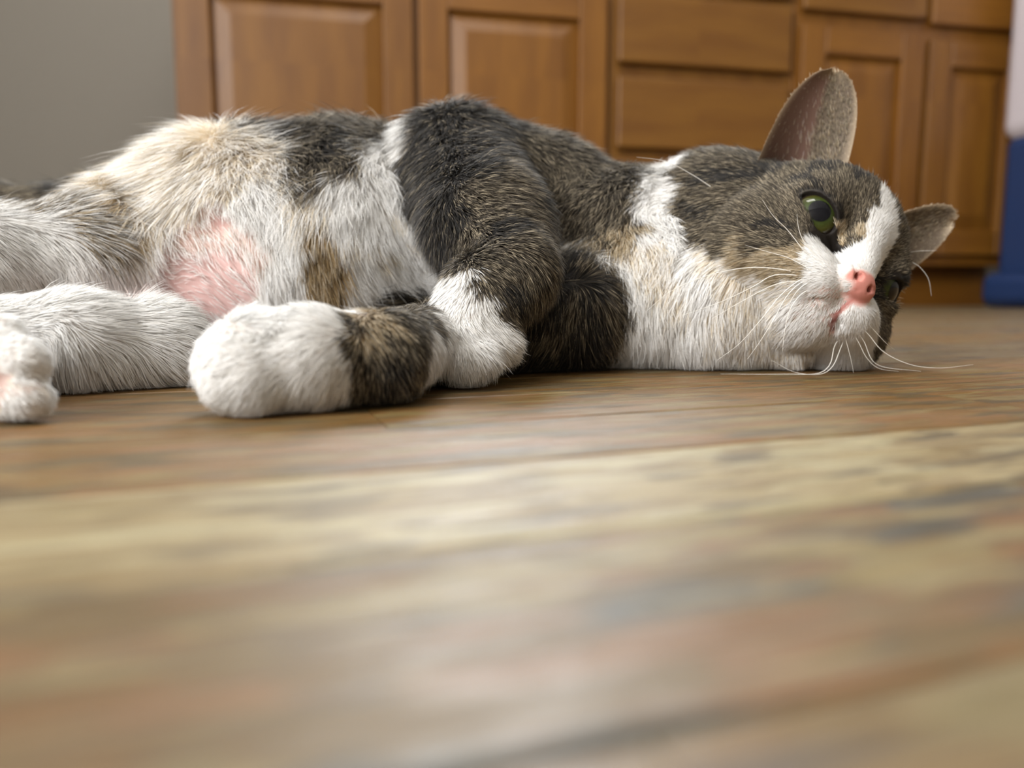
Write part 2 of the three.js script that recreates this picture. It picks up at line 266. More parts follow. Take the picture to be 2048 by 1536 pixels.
// --- body, lying on its side: trunk, neck, legs, tail
const trunk = Field(0.0008);
trunk.cone(W(1170, 0.050, 0.425), W(970, 0.056, 0.44), 0.047, 0.054, 0.02)
  .cone(W(970, 0.056, 0.44), W(700, 0.061, 0.44), 0.054, 0.060, 0.02)
  .cone(W(700, 0.061, 0.44), W(480, 0.060, 0.435), 0.060, 0.057, 0.02)
  .cone(W(480, 0.060, 0.435), W(350, 0.049, 0.42), 0.057, 0.045, 0.02)
  .egg(W(560, 0.046, 0.395), [0.055, 0.042, 0.032], 0.025)                       // belly
  .cone(W(1170, 0.050, 0.425), W(1430, 0.052, 0.405), 0.046, 0.044, 0.02)            // neck
  .ball(P(1440, 410, 0.405), 0.025, 0.02).ball(H(-1.6, 0.2, -1.9), 0.031, 0.02).ball(H(-2.2, -1.6, -0.8), 0.024, 0.02)
  .cone(W(1330, 0.030, 0.378), W(1450, 0.028, 0.372), 0.029, 0.027, 0.02)           // ruff
  .cone(W(1450, 0.028, 0.372), W(1585, 0.013, 0.358), 0.027, 0.0115, 0.015)
  .ball(W(1210, 0.030, 0.385), 0.030, 0.02)
  // upper foreleg: shoulder, elbow, forearm, wrist, folded paw
  .cone(P(1090, 405, 0.43), P(912, 335, 0.415), 0.033, 0.0275, 0.014)
  .cone(P(912, 335, 0.415), P(975, 455, 0.355), 0.0275, 0.0250, 0.010)
  .cone(P(975, 455, 0.355), P(1028, 545, 0.318), 0.0250, 0.0155, 0.006)
  .cone(P(1028, 545, 0.318), P(985, 590, 0.310), 0.0155, 0.0150, 0.006)
  .cone(P(960, 585, 0.310), W(915, 0.0160, 0.298), 0.0145, 0.0155, 0.006)
  .ball(P(990, 683, 0.300), 0.0092, 0.007)
  .ball(W(864, 0.0125, 0.291), 0.0094, 0.003).ball(W(898, 0.0115, 0.290), 0.0085, 0.003).ball(W(925, 0.0105, 0.288), 0.0085, 0.003).ball(W(952, 0.0115, 0.289), 0.0082, 0.003)
  // lower foreleg along the floor, paw towards the hind legs
  .cone(W(1165, 0.036, 0.385), W(1140, 0.027, 0.362), 0.026, 0.0225, 0.008)
  .cone(W(1140, 0.027, 0.362), W(900, 0.0180, 0.338), 0.0225, 0.0140, 0.004)
  .cone(W(900, 0.0180, 0.338), W(795, 0.0160, 0.262), 0.0140, 0.0128, 0.003)
  .cone(W(795, 0.0160, 0.262), W(765, 0.0158, 0.250), 0.0128, 0.0128, 0.003)
  .cone(W(765, 0.0158, 0.250), W(620, 0.0160, 0.236), 0.0128, 0.0142, 0.006)
  .cone(W(620, 0.0160, 0.236), W(505, 0.0148, 0.230), 0.0142, 0.0138, 0.005)
  .cone(W(500, 0.0215, 0.236), W(462, 0.0180, 0.235), 0.0078, 0.0062, 0.006).cone(W(500, 0.0165, 0.228), W(460, 0.0140, 0.226), 0.0090, 0.0076, 0.006).cone(W(510, 0.0100, 0.223), W(478, 0.0098, 0.222), 0.0086, 0.0076, 0.006)
  // upper hind leg
  .cone(W(355, 0.058, 0.415), W(190, 0.054, 0.378), 0.040, 0.0245, 0.012)
  .cone(W(190, 0.054, 0.378), W(-40, 0.050, 0.350), 0.0245, 0.0190, 0.010)
  .cone(W(-40, 0.050, 0.350), W(-220, 0.044, 0.330), 0.0190, 0.0150, 0.010)
  // lower hind leg with its paw in front
  .cone(W(290, 0.018, 0.36), W(318, 0.0150, 0.302), 0.016, 0.0143, 0.006)
  .cone(W(318, 0.0150, 0.302), W(150, 0.0172, 0.285), 0.0143, 0.0160, 0.008)
  .cone(W(150, 0.0172, 0.285), W(-200, 0.0165, 0.265), 0.0160, 0.0140, 0.008)
  .cone(W(-200, 0.0165, 0.265), W(-70, 0.0150, 0.230), 0.0140, 0.0120, 0.006)
  .cone(W(-70, 0.0145, 0.228), W(10, 0.0125, 0.217), 0.0115, 0.0105, 0.004)
  .cone(W(5, 0.0182, 0.216), W(52, 0.0172, 0.213), 0.0066, 0.0060, 0.0014).cone(W(0, 0.0073, 0.212), W(56, 0.0074, 0.211), 0.0064, 0.0060, 0.0014).ball(W(12, 0.0243, 0.220), 0.0048, 0.002)
  // tail
  .cone(W(340, 0.078, 0.480), W(200, 0.090, 0.500), 0.020, 0.014, 0.012).cone(W(200, 0.090, 0.500), W(20, 0.086, 0.505), 0.014, 0.012, 0.01).cone(W(20, 0.086, 0.505), W(-160, 0.040, 0.50), 0.012, 0.011, 0.01);

// --- head, in its own axes: X to the cat's left eye, Y to the crown, F out of the face (from the eyes, ears and nose in the photograph)
const hr = (...r) => r.map((x) => x * HS);
const skull = Field(0.0008);
skull.egg(H(0, 0.7, -0.9), hr(4.15, 3.75, 4.2), 0.01, HEAD)
  .egg(H(0, 2.2, 1.1), hr(2.7, 1.9, 2.0), 0.012, HEAD);
for (const s of [-1, 1]) skull.egg(H(s * 2.7, -1.3, 0.9), hr(2.0, 2.1, 2.3), 0.014, HEAD)
  .egg(H(s * 1.95, 1.55, 2.2), hr(1.1, 0.7, 0.9), 0.008, HEAD);
skull.cone(H(0, 1.3, 2.7), H(0, -0.55, 4.15), 0.0112, 0.0072, 0.008);
for (const s of [-1, 1]) skull.egg(H(s * 0.92, -1.75, 3.72), hr(1.12, 0.92, 1.0), 0.004, HEAD)
  .egg(H(s * 1.8, -1.6, 2.6), hr(1.3, 1.2, 1.4), 0.009, HEAD);
skull.egg(H(0, -2.75, 3.05), hr(1.05, 0.75, 0.95), 0.004, HEAD)
  .cone(H(0, -2.3, 2.2), H(0, -1.9, -0.6), 0.0165, 0.026, 0.012)
  .egg(H(0, -1.12, 4.62), hr(0.92, 0.60, 0.54), 0.0025, HEAD);                       // nose leather
const EYE = (s) => H(s * 2.08, 0.5, 2.3), EYE_R = 1.14 * HS;
for (const s of [-1, 1]) {
  skull.egg(EYE(s), hr(1.34, 1.34, 1.34), 0.004, HEAD);                              // lids round the eyeball
  const out = HV(s * 0.42, 0.08, 0.9), o = norm(out), lift = norm(HV(-s * 0.46 * 0.9, 0.9, 0.05)), v = norm(sub(lift, o.map((q) => q * dot(lift, o)))), w = cross(v, o);
  skull.egg(add(add(EYE(s), o, 1.25 * HS), v, -0.02 * HS), s < 0 ? hr(1.16, 0.58, 0.95) : hr(1.05, 0.52, 0.95), 0.0008, [w, v, o], true);          // the opening, slanting to the inner corner
  skull.cutCone(add(add(EYE(s), o, 1.15 * HS), w.map((q) => q * (dot(w, HX) * s > 0 ? -1 : 1)), 0.9 * HS), H(s * 0.85, -0.2, 3.3), 0.0030, 0.0012, 0.0008);
  skull.cutCone(H(s * 0.34, -1.16, 5.3), H(s * 0.38, -1.1, 4.7), 0.0016, 0.0013, 0.0006).cutCone(H(s * 0.40, -1.12, 5.15), H(s * 0.80, -0.86, 4.85), 0.0012, 0.0006, 0.0006);
  skull.cutCone(H(0, -2.32, 4.75), H(s * 0.8, -2.55, 4.2), 0.0010, 0.0012, 0.0012);
}
skull.cutCone(H(0, -1.55, 5.1), H(0, -2.32, 4.8), 0.0008, 0.0010, 0.001);

const bodyNet = netSurface(trunk, [-0.40, -0.004, -0.545], [0.19, 0.165, -0.185], 0.0027);
const headNet = netSurface(skull, [HO[0] - 0.07, -0.003, HO[2] - 0.075], [HO[0] + 0.075, 0.118, HO[2] + 0.075], 0.0012);

// --- ears: thin cupped shells
function earNet(inner, outer, tip, back, cup) {
  const nu = 22, nv = 22, pos = [], idx = [], side = [], mid = inner.map((q, k) => (q + outer[k]) / 2), across = sub(outer, inner), up = sub(tip, mid), b = norm(back), T = 0.0011;
  const at = (u, v, off) => { // u -1..1 inner to outer edge, v 0..1 base to tip
    const round = Math.pow(1 - Math.pow(v, 3.6), 0.5), lean = 1 - v * 0.15, c = add(add(mid, up, v), across, 0.5 * u * round * lean), hollow = cup * (1 - u * u) * (1 - 0.75 * v) + 0.002 * (1 - v);
    return add(c, b, hollow + off);
  };
  for (const off of [-T, T]) for (let j = 0; j <= nv; j++) for (let i = 0; i <= nu; i++) { const e = Math.sqrt(Math.max(0, 1 - Math.pow(Math.abs(i / nu * 2 - 1), 6))); pos.push(...at(i / nu * 2 - 1, j / nv * 0.995, off * (0.15 + 0.85 * e))); side.push(off < 0 ? 1 : 0); }
  const layer = (nu + 1) * (nv + 1), q = (a, bb, c, d) => idx.push(a, bb, c, a, c, d), flip = dot(cross(across, up), b) > 0;
  for (let s = 0; s < 2; s++) for (let j = 0; j < nv; j++) for (let i = 0; i < nu; i++) { const a = s * layer + j * (nu + 1) + i; ((s === 0) !== flip) ? q(a, a + 1, a + nu + 2, a + nu + 1) : q(a, a + nu + 1, a + nu + 2, a + 1); }
  for (let j = 0; j < nv; j++) for (const i of [0, nu]) { const a = j * (nu + 1) + i; q(a, a + nu + 1, a + nu + 1 + layer, a + layer); }
  for (let i = 0; i < nu; i++) { const a = nv * (nu + 1) + i; q(a, a + 1, a + 1 + layer, a + layer); }
  const g = new THREE.BufferGeometry(); g.setAttribute('position', new THREE.Float32BufferAttribute(pos, 3)); g.setIndex(idx); g.computeVertexNormals();
  return { pos: g.attributes.position.array, nor: g.attributes.normal.array, idx: Uint32Array.from(idx), inside: side, u: (k) => (k % layer % (nu + 1)) / nu * 2 - 1, v: (k) => Math.floor((k % layer) / (nu + 1)) / nv };
}
const ears = [
  earNet(H(-0.45, 3.85, -0.2), H(-4.2, 1.9, -0.9), P(1674, 138, 0.382), HV(0.25, 0.1, -1), 0.016),
  earNet(H(1.7, 3.8, -0.2), H(3.75, 0.3, -1.1), P(1910, 446, 0.394), HV(-0.35, 0.1, -1), 0.012),
];

// --- coat: patches of colour set at points of the skin (each point found by following a pixel's ray to the body), nearest patch wins
const both = { at: (x, y, z) => Math.min(trunk.at(x, y, z), skull.at(x, y, z)) };
function onSkin(u, v) { const d = ray(u, v); let t = 0.15; for (let i = 0; i < 160; i++) { const p = [d[0] * t, LENS_Y + d[1] * t, d[2] * t], e = both.at(...p); if (e < 0.0003) return p; t += Math.max(e * 0.8, 0.0003); if (t > 0.8) return null; } return null; }
const spots = [];
function spot(kind, list) {
  for (const item of list.trim().split(/\s+/)) {
    const ends = item.split('>').map((q) => q.split(',').map(Number)), a = ends[0], b = ends[1] || a, n = Math.max(1, Math.round(Math.hypot(b[0] - a[0], b[1] - a[1]) / 9));
    for (let i = 0; i <= (ends[1] ? n : 0); i++) { const p = onSkin(lerp(a[0], b[0], i / n), lerp(a[1], b[1], i / n)); if (p) spots.push({ p, kind }); }
  }
}
spot('tabby', '1382,345 1378,415 1420,325 1430,385 1425,455 1480,305 1500,330 1490,395 1470,490 1530,310 1560,410 1540,475 1525,500 1580,330 1600,352 1590,390 1585,480 1600,455 1620,335 1650,325 1680,330 1705,355 1640,362 1705,395 1715,440 1735,385 1728,420 1702,470 1745,405 1708,485 1450,420 1510,440 1465,334>1560,324 1465,378>1560,368 1392,392>1432,406 1390,426>1426,442 1545,440>1578,445 1545,470>1570,474 1600,378>1620,388 1700,420 1690,370 1670,362');
spot('tabby', '1795,432 1815,470 1797,490 1775,522 1810,520 1800,620 1825,560 1790,650 1772,680 1815,600 1765,640 1782,610 1778,540');
spot('tan', '1560,548 1585,535 1525,515 1500,505 1560,520 1600,510 1715,470 1610,545 1690,478 1787,600');
spot('dark', '1465,352>1560,342 1465,361>1555,351 1392,404>1432,418 1392,412>1430,428 1640,300>1641,325 1695,335>1715,362 1575,300>1568,320 1545,455>1575,460 1612,362>1625,372 1430,350>1450,348 1600,325>1605,300 1660,345>1655,320 1780,560 1795,570');
spot('white', '1768,415 1752,445 1772,450 1742,475 1765,480 1735,497 1718,505 1722,530 1745,530 1692,520 1665,512 1648,502 1625,518 1655,540 1630,545 1690,542 1620,560 1690,570 1650,560');
spot('pinkish', '1650,585 1625,580 1610,602 1640,605 1668,595 1690,600 1660,612 1650,628 1655,640 1652,655 1660,668 1676,604 1668,612 1600,645 1640,648 1655,665 1620,668 1590,620 1660,680');
spot('white', '1706,615 1695,628 1684,640 1684,655 1712,625 1700,638 1730,617 1746,612 1730,632 1705,655 1722,662 1695,690 1715,690 1735,650');
spot('cream', '1560,585 1545,640 1580,690 1500,600 1450,560 1415,505 1600,705 1550,715 1500,680 1470,525 1540,560 1430,640 1590,575');
spot('lid', '1648,470 1656,478 1664,486 1672,493 1680,499');
spot('nose', '1697,552 1745,566 1750,584 1738,600 1716,601 1702,553 1725,555 1740,575 1712,558 1720,590 1704,590 1730,570 1715,578');
spot('lip', '1697,608 1685,618 1676,626'); spot('slit', '1671,636 1668,646 1666,655');
// neck, chest
spot('white', '1315,340 1325,380 1318,410 1298,400 1340,312 1350,370 1345,400 1310,312 1322,320 1312,360 1328,395 1300,425 1322,455 1350,470 1340,340 1335,430 1290,465 1385,515 1420,575 1400,640 1350,640 1300,620 1280,680 1340,700 1420,700 1480,720 1255,720 1262,570 1225,515 1260,650 1320,680');
spot('cream', '1300,500 1340,520 1332,560 1290,540 1350,600 1270,510');
spot('smoke', '1185,500 1125,500 1150,500');
spot('tabby', '1030,300 1100,300 1180,312 1250,325 1262,350 1245,400 1250,440 1200,430 1180,465 1130,450 1140,380 1065,350 1120,340 1225,478 1085,325 1220,360 1160,420 1255,390');
spot('tan', '1240,470 1235,490 1255,455 1190,480');
// upper foreleg
spot('dark', '850,300 830,380 850,420 880,255 930,245 960,290 880,480 820,340 900,430 930,340 1010,455 870,350 900,500 980,260 1000,285 1020,310 960,340 1075,400>1095,440 1010,570>1030,585 905,300');
spot('tabby', '950,385 1000,415 1040,480 1080,520 980,500 1055,580 1000,545 940,470 1065,440 1025,385 990,345 925,530 970,560 1010,610 1040,640 1085,560 960,440 1090,490 1030,530');
spot('white', '922,575 885,640 945,640 900,700 960,700 1000,690 1012,672 870,730 940,750 905,560 985,650 960,600 925,550 980,720');
// lower foreleg
spot('dark', '1130,570 1180,570 1100,620 1180,625 1120,690 1190,700 1060,700 1155,535 1080,730 1150,650');
spot('tabby', '1235,600 1205,540 1225,630 1140,600 1200,590 1220,660 1165,560 1110,655 1170,720');
spot('white', '425,700 470,665 540,640 600,630 660,622 680,660 640,720 560,720 480,740 520,790 620,790 680,770 690,625 690,710 685,740 430,740 470,780 570,810');
spot('tabby', '720,650 760,660 800,690 718,720 770,740 810,760 722,785 780,785 712,690 740,690 740,760 800,640');
spot('tan', '745,640 765,645 730,660');
spot('dark', '755,590 800,600 835,615 730,605 770,610 780,720 760,770');
// belly and flank
spot('white', '760,375 690,440 765,460 820,500 720,520 780,540 850,550 725,400 772,255 782,310 745,330 706,360 668,385 790,345 792,400 810,440 760,250 745,300 715,460 730,560 700,590');
spot('cream', '830,480 865,515 765,510 700,480 880,540 800,430');
spot('tabby', '480,255 520,260 560,290 600,300 640,265 680,258 720,248 690,305 650,325 605,340 612,365 450,248 580,265 730,280 700,330 640,350');
spot('dark', '540,268>570,280 640,300>655,310 690,275>700,285 500,250 600,250 660,245');
spot('cream', '440,262 400,290 360,335 450,320 500,330 430,380 380,400 330,345 300,380 540,340 560,375 350,305 612,400 600,440 620,420 470,300 310,345 410,330 520,300');
spot('white', '500,410 540,460 580,440 590,500 560,540 590,560 570,600 520,380 480,420 570,480 550,420 600,600 540,610');
spot('brown', '640,465 642,520 650,560 630,590 662,580 655,500 628,500 635,545');
spot('pink', '340,520 300,560 380,560 440,520 400,600 440,590 480,560 410,640 300,520 275,570 320,600 490,590 400,520 265,600 350,600 430,560 300,600 460,540 370,520');
spot('rose', '442,442'); spot('blush', '400,470 350,485 500,480 420,420 380,500 470,460 520,520 440,480 300,490');
// hind legs, tail
spot('grizzle', '70,418 110,412 150,412 200,412 130,445 180,460 230,450 240,490 200,485 160,440 215,470');
spot('brown', '262,412 295,385 305,400 275,445 250,470 290,370');
spot('cream', '245,425 225,420 300,430 315,405 265,490 270,395');
spot('white', '20,455 60,480 30,500 60,520 30,550 100,530 150,550 60,580 190,580 240,560 250,535 140,500 20,600 285,480 240,600 90,460 200,530 280,520 120,580');
spot('white', '30,640 100,640 200,630 250,630 300,660 340,700 380,740 150,700 250,700 330,760 200,760 120,760 60,650 370,700');
spot('white', '50,700 80,740 30,730 60,820 90,800 30,800 50,750 60,790'); spot('crease', '6,768 24,769 40,770 52,771');
for (let i = 0; i < 14; i++) { const u = 120 + i * 95; for (const [y, Z] of [[0.115, 0.49], [0.08, 0.50], [0.04, 0.50]]) spots.push({ p: W(u, y * (u > 1200 ? 0.8 : 1), Z), kind: (i + Math.round(y * 50)) % 3 ? 'tabby' : 'dark' }); }
for (const [u, y, Z] of [[850, 0.026, 0.30], [870, 0.022, 0.318], [842, 0.030, 0.29], [845, 0.012, 0.284], [835, 0.02, 0.275], [880, 0.03, 0.325]]) spots.push({ p: W(u, y, Z), kind: 'tabby' });
for (let i = 0; i < 8; i++) spots.push({ p: W(300 - i * 60, 0.09 - i * 0.006, 0.503), kind: i % 2 ? 'tabby' : 'dark' });
for (const [x, y, z] of [[0, 4.6, -1], [2, 4, -2], [-2, 4, -2.5], [4, 1.5, -1.5], [3.5, 0, -3], [-3.5, 1, -3], [0, 2, -5], [2, 0, -4.6], [4.3, 0, 0.5], [4.2, -1.5, 1], [3.2, 2.6, 1], [4, 1.6, .6], [1.2, 3.8, 1.6]]) spots.push({ p: H(x, y, z), kind: 'tabby' });
for (const [x, y, z] of [[1, 4.2, 0.8], [-0.6, 4.3, 0.6], [2.4, 3.4, 0.2], [4.4, 0.8, -0.5]]) spots.push({ p: H(x, y, z), kind: 'dark' });
for (const [x, y, z] of [[1.4, -1.7, 4.2], [1.9, -2.0, 3.3], [0.7, -3.1, 3.4], [2.2, -2.6, 2.2], [2.6, -3.0, 0.5], [0, -3.6, 0.5]]) spots.push({ p: H(x, y, z), kind: 'white' });

// each kind: skin under the hair, hairs as [share, root, belly of the hair, band, tip], how many of the usual hairs grow, length and width factors
const w3 = (a, b, c) => [a, b, c], DK = w3(0.016, 0.0145, 0.013), BN = w3(0.072, 0.056, 0.038), PALE = w3(0.46, 0.385, 0.27), GREY = w3(0.08, 0.07, 0.06), WH = w3(0.90, 0.885, 0.86), CR = w3(0.80, 0.70, 0.54), GOLD = w3(0.44, 0.31, 0.155);
const COAT = {
  tabby: { skin: w3(0.06, 0.05, 0.038), hair: [[0.32, GREY, BN, PALE, DK], [0.52, DK, DK, BN, DK], [0.16, GREY, BN, BN, PALE]], grow: 1 },
  dark: { skin: w3(0.035, 0.032, 0.03), hair: [[0.72, DK, DK, w3(0.03, 0.027, 0.025), DK], [0.16, DK, DK, GREY, BN], [0.12, GREY, BN, PALE, BN]], grow: 1 },
  tan: { skin: w3(0.24, 0.17, 0.105), hair: [[0.6, BN, GOLD, PALE, GOLD], [0.25, BN, BN, PALE, DK], [0.15, GOLD, CR, CR, CR]], grow: 1 },
  brown: { skin: w3(0.20, 0.14, 0.08), hair: [[0.5, BN, GOLD, GOLD, PALE], [0.3, BN, BN, GOLD, BN], [0.2, GOLD, PALE, CR, CR]], grow: 1 },
  grizzle: { skin: w3(0.30, 0.26, 0.21), hair: [[0.34, BN, PALE, WH, WH], [0.30, BN, GOLD, PALE, BN], [0.20, DK, BN, BN, DK], [0.16, CR, WH, WH, WH]], grow: 1 },
  smoke: { skin: w3(0.4, 0.37, 0.35), hair: [[0.6, GREY, PALE, WH, WH], [0.4, BN, GREY, PALE, GREY]], grow: 1 },
  white: { skin: w3(0.78, 0.72, 0.68), hair: [[0.85, WH, WH, WH, WH], [0.15, CR, WH, WH, WH]], grow: 1 },
  cream: { skin: w3(0.76, 0.67, 0.56), hair: [[0.55, CR, CR, WH, WH], [0.30, CR, CR, CR, WH], [0.15, WH, WH, WH, WH]], grow: 1 },
  pinkish: { skin: w3(0.74, 0.54, 0.50), hair: [[0.8, w3(0.80, 0.68, 0.64), WH, WH, WH], [0.2, GREY, PALE, WH, WH]], grow: 0.7 },
  blush: { skin: w3(0.78, 0.56, 0.50), hair: [[1, CR, WH, WH, WH]], grow: 0.42 },
  pink: { skin: w3(0.64, 0.43, 0.405), hair: [[1, w3(0.8, 0.66, 0.6), WH, WH, WH]], grow: 0.26 },
  rose: { skin: w3(0.66, 0.41, 0.38), hair: [[1, WH, WH, WH, WH]], grow: 0.1 },
  nose: { skin: w3(0.58, 0.235, 0.195), hair: [[1, WH, WH, WH, WH]], grow: 0 },
  lip: { skin: w3(0.44, 0.175, 0.155), hair: [[1, WH, WH, WH, WH]], grow: 0.04 },
  slit: { skin: w3(0.16, 0.06, 0.05), hair: [[1, WH, WH, WH, WH]], grow: 0 },
  crease: { skin: w3(0.42, 0.26, 0.22), hair: [[1, w3(0.6, 0.45, 0.4), CR, WH, WH]], grow: 0.35 },
  lid: { skin: w3(0.013, 0.010, 0.008), hair: [[1, DK, DK, DK, DK]], grow: 0 },
  earskin: { skin: w3(0.17, 0.10, 0.078), hair: [[0.5, CR, CR, WH, WH], [0.5, BN, PALE, PALE, CR]], grow: 0.28 },
  earback: { skin: w3(0.12, 0.09, 0.065), hair: [[0.45, GREY, BN, PALE, DK], [0.4, DK, BN, PALE, BN], [0.15, BN, GOLD, CR, CR]], grow: 0.9 },
  earedge: { skin: w3(0.40, 0.31, 0.21), hair: [[1, GOLD, CR, CR, CR]], grow: 0.8 },
};
// --- lie of the hair: directions and lengths (mm) read off the photograph at points of the skin
const guides = [];
for (const [u, v, du, dv, mm] of [
  [1150, 380, -30, 60, 13], [1240, 400, -15, 60, 14], [1300, 350, 5, 60, 13], [1320, 450, 20, 60, 14], [1300, 600, -5, 60, 16], [1400, 650, 0, 50, 15], [1250, 700, -20, 50, 14], [1380, 560, -20, 60, 14], [1480, 700, -10, 50, 9], [1560, 705, 0, 50, 7], [1330, 710, 0, 50, 13], [1200, 480, -10, 60, 13], [1080, 320, 10, 50, 12], [1180, 320, 0, 60, 12], [1450, 360, -50, 8, 8], [1420, 420, -45, 25, 8], [1400, 335, -50, 12, 9], [1500, 330, -50, 0, 7], [1440, 480, -40, 40, 10], [1370, 380, -40, 30, 10],
  [900, 300, 25, 60, 13], [850, 420, 30, 55, 13], [870, 250, 10, 50, 13], [960, 420, 50, 40, 10], [1040, 480, 45, 40, 8], [1060, 560, 5, 60, 9], [980, 540, 30, 40, 7], [900, 490, 50, 50, 11], [1000, 340, 40, 50, 11], [1095, 500, 40, 30, 7],
  [920, 590, -15, 60, 6], [975, 670, 40, 45, 7], [900, 720, 5, 50, 5.5], [1010, 680, 50, 30, 7], [940, 745, 15, 50, 5.5], [860, 680, -10, 50, 6],
  [1150, 600, -15, 55, 14], [1100, 700, -40, 40, 14], [1200, 680, 25, 40, 15], [1140, 540, 10, -30, 12], [1220, 580, 20, 50, 12],
  [670, 640, -60, -5, 6], [560, 690, -60, 25, 5], [480, 690, -60, 10, 5], [640, 770, -25, 50, 7], [530, 780, -40, 40, 6], [430, 710, -50, 20, 5], [690, 700, -50, 30, 6],
  [760, 670, 15, 45, 7], [760, 760, 5, 50, 7], [805, 740, 25, 45, 8], [720, 760, -5, 50, 7],
  [770, 290, -25, 60, 20], [720, 420, -10, 60, 17], [800, 500, 25, 45, 11], [660, 370, -15, 60, 22], [850, 540, 40, 25, 10], [740, 540, 20, 50, 12], [610, 420, -5, 60, 24], [800, 400, 5, 60, 14],
  [560, 280, 30, 40, 18], [650, 290, 20, 50, 18], [480, 255, 10, 40, 18], [720, 260, -20, 50, 18],
  [440, 300, 20, 60, 24], [380, 340, -5, 60, 24], [330, 350, -30, 45, 26], [520, 380, 25, 60, 20], [540, 480, 20, 60, 14], [580, 560, 10, 60, 12], [300, 390, -45, 35, 24], [290, 340, -45, 25, 24],
  [350, 560, 55, -10, 8], [450, 600, 50, 10, 7], [420, 480, 40, 40, 8], [500, 640, 40, 20, 7],
  [640, 500, 5, 60, 14], [650, 570, 10, 50, 14], [790, 600, 60, 10, 16], [740, 600, 40, -10, 15],
  [150, 430, 60, 22, 13], [60, 500, 40, 40, 11], [230, 450, 55, 25, 17], [250, 545, 5, 60, 20], [150, 570, -5, 60, 15], [40, 580, 10, 60, 13], [90, 420, 60, 15, 12], [270, 460, 30, 50, 20], [200, 560, 10, 60, 17],
  [200, 630, 40, -6, 9], [250, 720, 30, 60, 13], [150, 750, 10, 60, 13], [350, 730, 50, 45, 14], [100, 690, 5, 40, 10], [300, 650, 40, 5, 8], [60, 650, 30, 5, 8],
  [60, 720, 50, 20, 3], [60, 800, 40, 30, 3.2], [90, 780, 40, 30, 4], [30, 690, 40, 10, 3],
]) { const p = onSkin(u, v); if (!p) continue; const q = [ray(u + du, v + dv), ray(u, v)], dist = Math.hypot(...sub(p, [0, LENS_Y, 0])); guides.push({ p, d: norm(sub(q[0], q[1])), mm, dist }); }
for (const [u, y, Z] of [[1100, 0.09, 0.47], [800, 0.12, 0.48], [500, 0.11, 0.48], [700, 0.06, 0.51], [1000, 0.05, 0.50]]) guides.push({ p: W(u, y, Z), d: norm([-0.8, -0.1, -0.4]), mm: 15 });
for (let i = 0; i < 4; i++) guides.push({ p: W(250 - i * 100, 0.075 - i * 0.012, 0.50), d: [-1, -0.2, 0], mm: 15 });

const NOSE = H(0, -1.2, 5.0);
function dress(net, kindOf, lieOf) { // kind, hair direction and length at every vertex
  const n = net.pos.length / 3; net.kind = new Array(n); net.lie = new Float32Array(n * 3); net.mm = new Float32Array(n); net.tint = new Float32Array(n * 3);
  for (let i = 0; i < n; i++) {
    const p = [net.pos[3 * i], net.pos[3 * i + 1], net.pos[3 * i + 2]], q = p.map((c, k) => c + (net === headNet ? 0.001 : 0.0022) * N3(p[0] * 160 + k * 9, p[1] * 160, p[2] * 160));
    net.kind[i] = kindOf(q, i, p); const [d, mm] = lieOf(p, i); net.lie.set(d, 3 * i); net.mm[i] = mm; net.tint.set(COAT[net.kind[i]].skin, 3 * i);
  }
  // a little bleeding of colour between neighbouring patches of skin
  for (let pass = 0; pass < 1; pass++) { const sum = Float32Array.from(net.tint), c = new Float32Array(n).fill(1); for (let t = 0; t < net.idx.length; t += 3) for (const [a, b] of [[0, 1], [1, 2], [2, 0]]) { const i = net.idx[t + a], j = net.idx[t + b]; for (let k = 0; k < 3; k++) { sum[3 * i + k] += net.tint[3 * j + k]; } c[i]++; } for (let i = 0; i < n; i++) if (net.kind[i] !== 'lid') for (let k = 0; k < 3; k++) net.tint[3 * i + k] = sum[3 * i + k] / c[i]; }
}
const nearest = (q) => { let best = 1e9, kind = 'white'; for (const s of spots) { const d = (s.p[0] - q[0]) ** 2 + (s.p[1] - q[1]) ** 2 + (s.p[2] - q[2]) ** 2; if (d < best) { best = d; kind = s.kind; } } return kind; };
const guided = (p) => { let d = [0, 0, 0], m = 0, w = 0; for (const g of guides) { const r2 = (g.p[0] - p[0]) ** 2 + (g.p[1] - p[1]) ** 2 + (g.p[2] - p[2]) ** 2 + 4e-6, k = 1 / (r2 * r2); d = add(d, g.d, k); m += g.mm * k; w += k; } return [norm(d), m / w]; };
dress(bodyNet, (q) => nearest(q), guided);
const eyes = [-1, 1].map(EYE);
dress(headNet, (q, i, p) => {
  for (const e of eyes) { const r = Math.hypot(...sub(p, e)), up = dot(sub(p, e), HY) / HS; if (r < EYE_R * (up > 0.1 ? 1.18 : 1.13)) return 'lid'; }
  for (const s of [-1, 1]) { const h = toHead(p), a = [s * 1.25, 0.05, 2.9], b = [s * 0.86, -0.2, 3.35], ab = sub(b, a), t = clamp(dot(sub(h, a), ab) / dot(ab, ab)); if (Math.hypot(...sub(h, add(a, ab, t))) < 0.46 - 0.16 * t) return 'lid'; }
  return nearest(q);
}, (p) => {
  const h = toHead(p), r = Math.hypot(...sub(p, NOSE)) / HS, away = norm(add(sub(p, NOSE), HF, -0.1 * HS)), down = h[1] < -1 ? clamp((-h[1] - 1) / 2) : 0;
  return [norm(add(away, [0, -1, 0], 0.5 * down)), clamp(1.6 + 1.0 * r, 1.8, 9.5) + (h[1] < -1.8 ? 3.5 * clamp((r - 2.2) / 1.2) : 0)];
});
